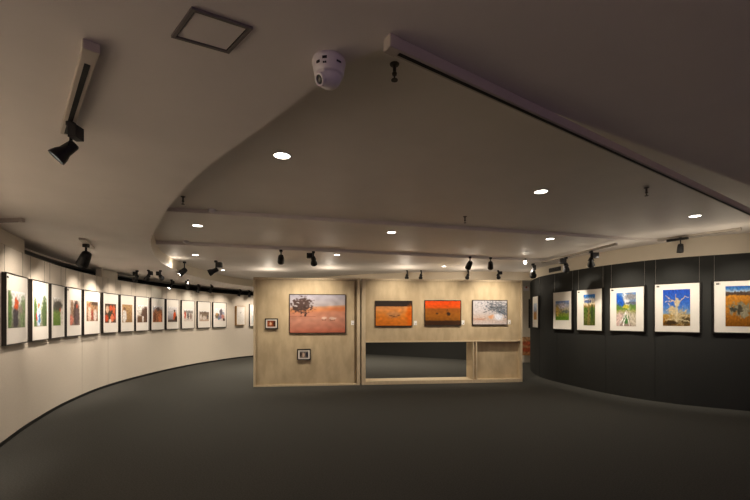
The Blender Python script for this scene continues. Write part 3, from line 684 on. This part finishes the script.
# things glimpsed in the gap right of the partition
p = P(526.8, 286, 0) if False else None
gp = Vector(((526.6 - CX) / F * 13.3, 13.3, 0))
t = thing('alarm_box', 'small white alarm box with red button seen past the partition right end', 'alarm box', (gp.x, 13.33, 2.5), -.27)
obj('housing', Box(-.09, .09, -.05, .0, -.1, .14, .005), M_PLASTIC, t); bm = Lathe((0, -.05, .02), (0, -1, 0), [(0, 0), (0, .03), (.012, .026), (.014, 0)], 16); obj('button', fixn(bm), M_REDM, t)
t = picture('brick-coloured print hanging low on the end wall, seen through the right gap', (gp.x + .05, 13.36, .25), -.27, .5, .62,
            dict(bg=[(0, (170, 120, 80)), (1, (190, 150, 110))], blobs=[(.5, .3, .4, .12, (170, 80, 50), .6), (.5, .65, .4, .12, (180, 90, 60), .6)], noise=(.2, 8)), None, depth=.02, frame=M_OAK, nx=16)
# far framed picture on the back side of the curve
L = offset(RW, -.045); q = hit(L, 531); j = [i for i, pp in enumerate(RW) if pp[1] > 11.75][0]
a = Vector(L[j + 5]); b = Vector(L[j]); tt = (b - a).normalized(); nn = Vector((tt.y, -tt.x)); mid = (a + b) / 2 - nn * .04
wires_top = RWH
picture('thin sliver of a framed photo beyond the bend of the charcoal wall', (mid.x, mid.y, 1.2), math.atan2(tt.y, tt.x), .62, .86,
        dict(bg=[(0, (170, 120, 70)), (.5, (190, 190, 190)), (1, (150, 180, 210))], noise=(.1, 8)), (.2, .8, .2, .8), nx=16)

# ------------------------------------------------------------------ lighting
WARM = (1, .85, .70)
def beam(src, tgt, power, cone=58, color=WARM, blend=.8):
    src = Vector(src); tgt = Vector(tgt); l = light('spot_beam', 'SPOT', src, power, color, spot_size=math.radians(cone), spot_blend=blend, shadow_soft_size=.02); aim(l, tgt - src)
# each picture on the cream wall has a lamp on the tracks in front of it
for i, (fl, f0, f1, *_r) in enumerate(left_art):
    c = (f0 + f1) / 2; w = hit(LW, c); j = min(range(len(LW)), key=lambda q: (LW[q][0] - w.x) ** 2 + (LW[q][1] - w.y) ** 2)
    tt = (Vector(LW[j + 1]) - Vector(LW[j - 1])).normalized(); nn = Vector((tt.y, -tt.x))
    k = (1.0, .9, .55, .7, 1.0, .5, .6, .6, .5, .55, .6, .55, .8, .5, .8)[i]
    s = w + nn * (.6 if i in (3, 4, 5) else .85)
    src = Vector((s.x, s.y, 2.48))
    if i == 0: src -= Vector((tt.x, tt.y, 0)) * .55
    if i in (1, 2): src = m2 + Vector((0, 0, -.17)) + (LWp(48, 1.2) - m2).normalized() * .22     # the big lamp on its own base
    beam(src, (w.x, w.y, 1.5), 27 * k, 84, blend=1)
# the same wall goes on out of view; beams added there brighten the ceiling
for x, y, k in ((-3.75, 3.4, 1.0), (-3.45, 2.55, 1.3), (-3.2, 1.7, 1.5), (-3.02, .8, 1.4), (-2.9, -.2, 1.0), (-2.8, -1.2, .8)):
    beam((x + .85, y - .15, 2.48), (x, y, 1.5), 38 * k, 84, blend=1)
for i, (f0, f1, *_r) in enumerate(right_art):
    w = hit(RW, (f0 + min(f1, 770)) / 2) or Vector((6.1, 6.3)); j = min(range(len(RW)), key=lambda q: (RW[q][0] - w.x) ** 2 + (RW[q][1] - w.y) ** 2)
    tt = (Vector(RW[j + 1]) - Vector(RW[j - 1])).normalized(); nn = Vector((-tt.y, tt.x))
    if nn.y > 0: nn = -nn
    s = w + nn * .9
    beam((s.x, s.y, 2.66), (w.x, w.y, 1.6), 24 * (.8, 1.0, 1.0, 1.1, .9, .7)[i], 78, (1, .88, .72), 1)
for px, z, pw in ((316, 1.72, 26), (395, 1.75, 20), (443, 1.75, 18), (490, 1.75, 30), (285, 1.5, 14)):
    w = wl(U(px)); s = wl(U(px - 2), .95); beam((s.x, s.y, 2.52), (w.x, w.y, z - .2), pw * 1.0, 100, (1, .86, .69), 1)

# rear hall: unseen downlights, and point lights added as lamp spill on the ceiling
for x, y, z, pw in ((-3.3, 12.4, 2.5, 95), (-1.2, 13.8, 2.5, 70), (1.2, 13.2, 2.5, 70), (3.2, 12.6, 2.5, 30), (-2.5, 15.0, 2.5, 30)):
    l = light('downlight_beam', 'SPOT', (x, y, z), pw, (1, .86, .68), spot_size=math.radians(140), spot_blend=.8, shadow_soft_size=.06); aim(l, (0, 0, -1))
for x, y, z, pw in ((-2.75, 10.4, 2.42, 3.2), (-1.15, 10.1, 2.40, 3.2), (.75, 10.0, 2.33, 4), (2.4, 10.1, 2.33, 4), (3.9, 10.6, 2.3, .9), (-4.2, 8.4, 2.6, .7)):
    light('added_spill', 'POINT', (x, y, z), pw, (1, .86, .69), shadow_soft_size=.05)
for px, k in ((549, .7), (578, 1), (606, 1), (640, 1.2), (680, 1.3), (722, 1.4), (742, 1.4)):  # unseen point lights added before the right wall to brighten the fascia
    q = hit(offset(RW, -.75), px) or Vector((5.6, 5.9)); light('added_spill', 'POINT', (q.x, q.y, 2.42), .55 * k, (1, .86, .66), shadow_soft_size=.05)
w = bpy.data.worlds.new('world'); bpy.context.scene.world = w; w.use_nodes = True
w.node_tree.nodes['Background'].inputs[0].default_value = (.70, .48, .68, 1)
w.node_tree.nodes['Background'].inputs[1].default_value = .12

# ------------------------------------------------------------------ camera
cd = bpy.data.cameras.new('camera'); cam = bpy.data.objects.new('camera', cd); COL.objects.link(cam)
cam.location = (0, 0, EYE); cam.rotation_euler = (math.pi / 2, 0, 0)
cd.sensor_width = 36; cd.lens = F / 750 * 36; cd.shift_y = (HY - 250) / 750; cd.clip_start = .05
sc = bpy.context.scene; sc.camera = cam
sc.view_settings.view_transform = 'Standard'; sc.view_settings.look = 'None'; sc.view_settings.gamma = 1
sc.view_settings.use_curve_mapping = False; sc.view_settings.exposure = 1.76
sc.cycles.max_bounces = 8; sc.cycles.diffuse_bounces = 5
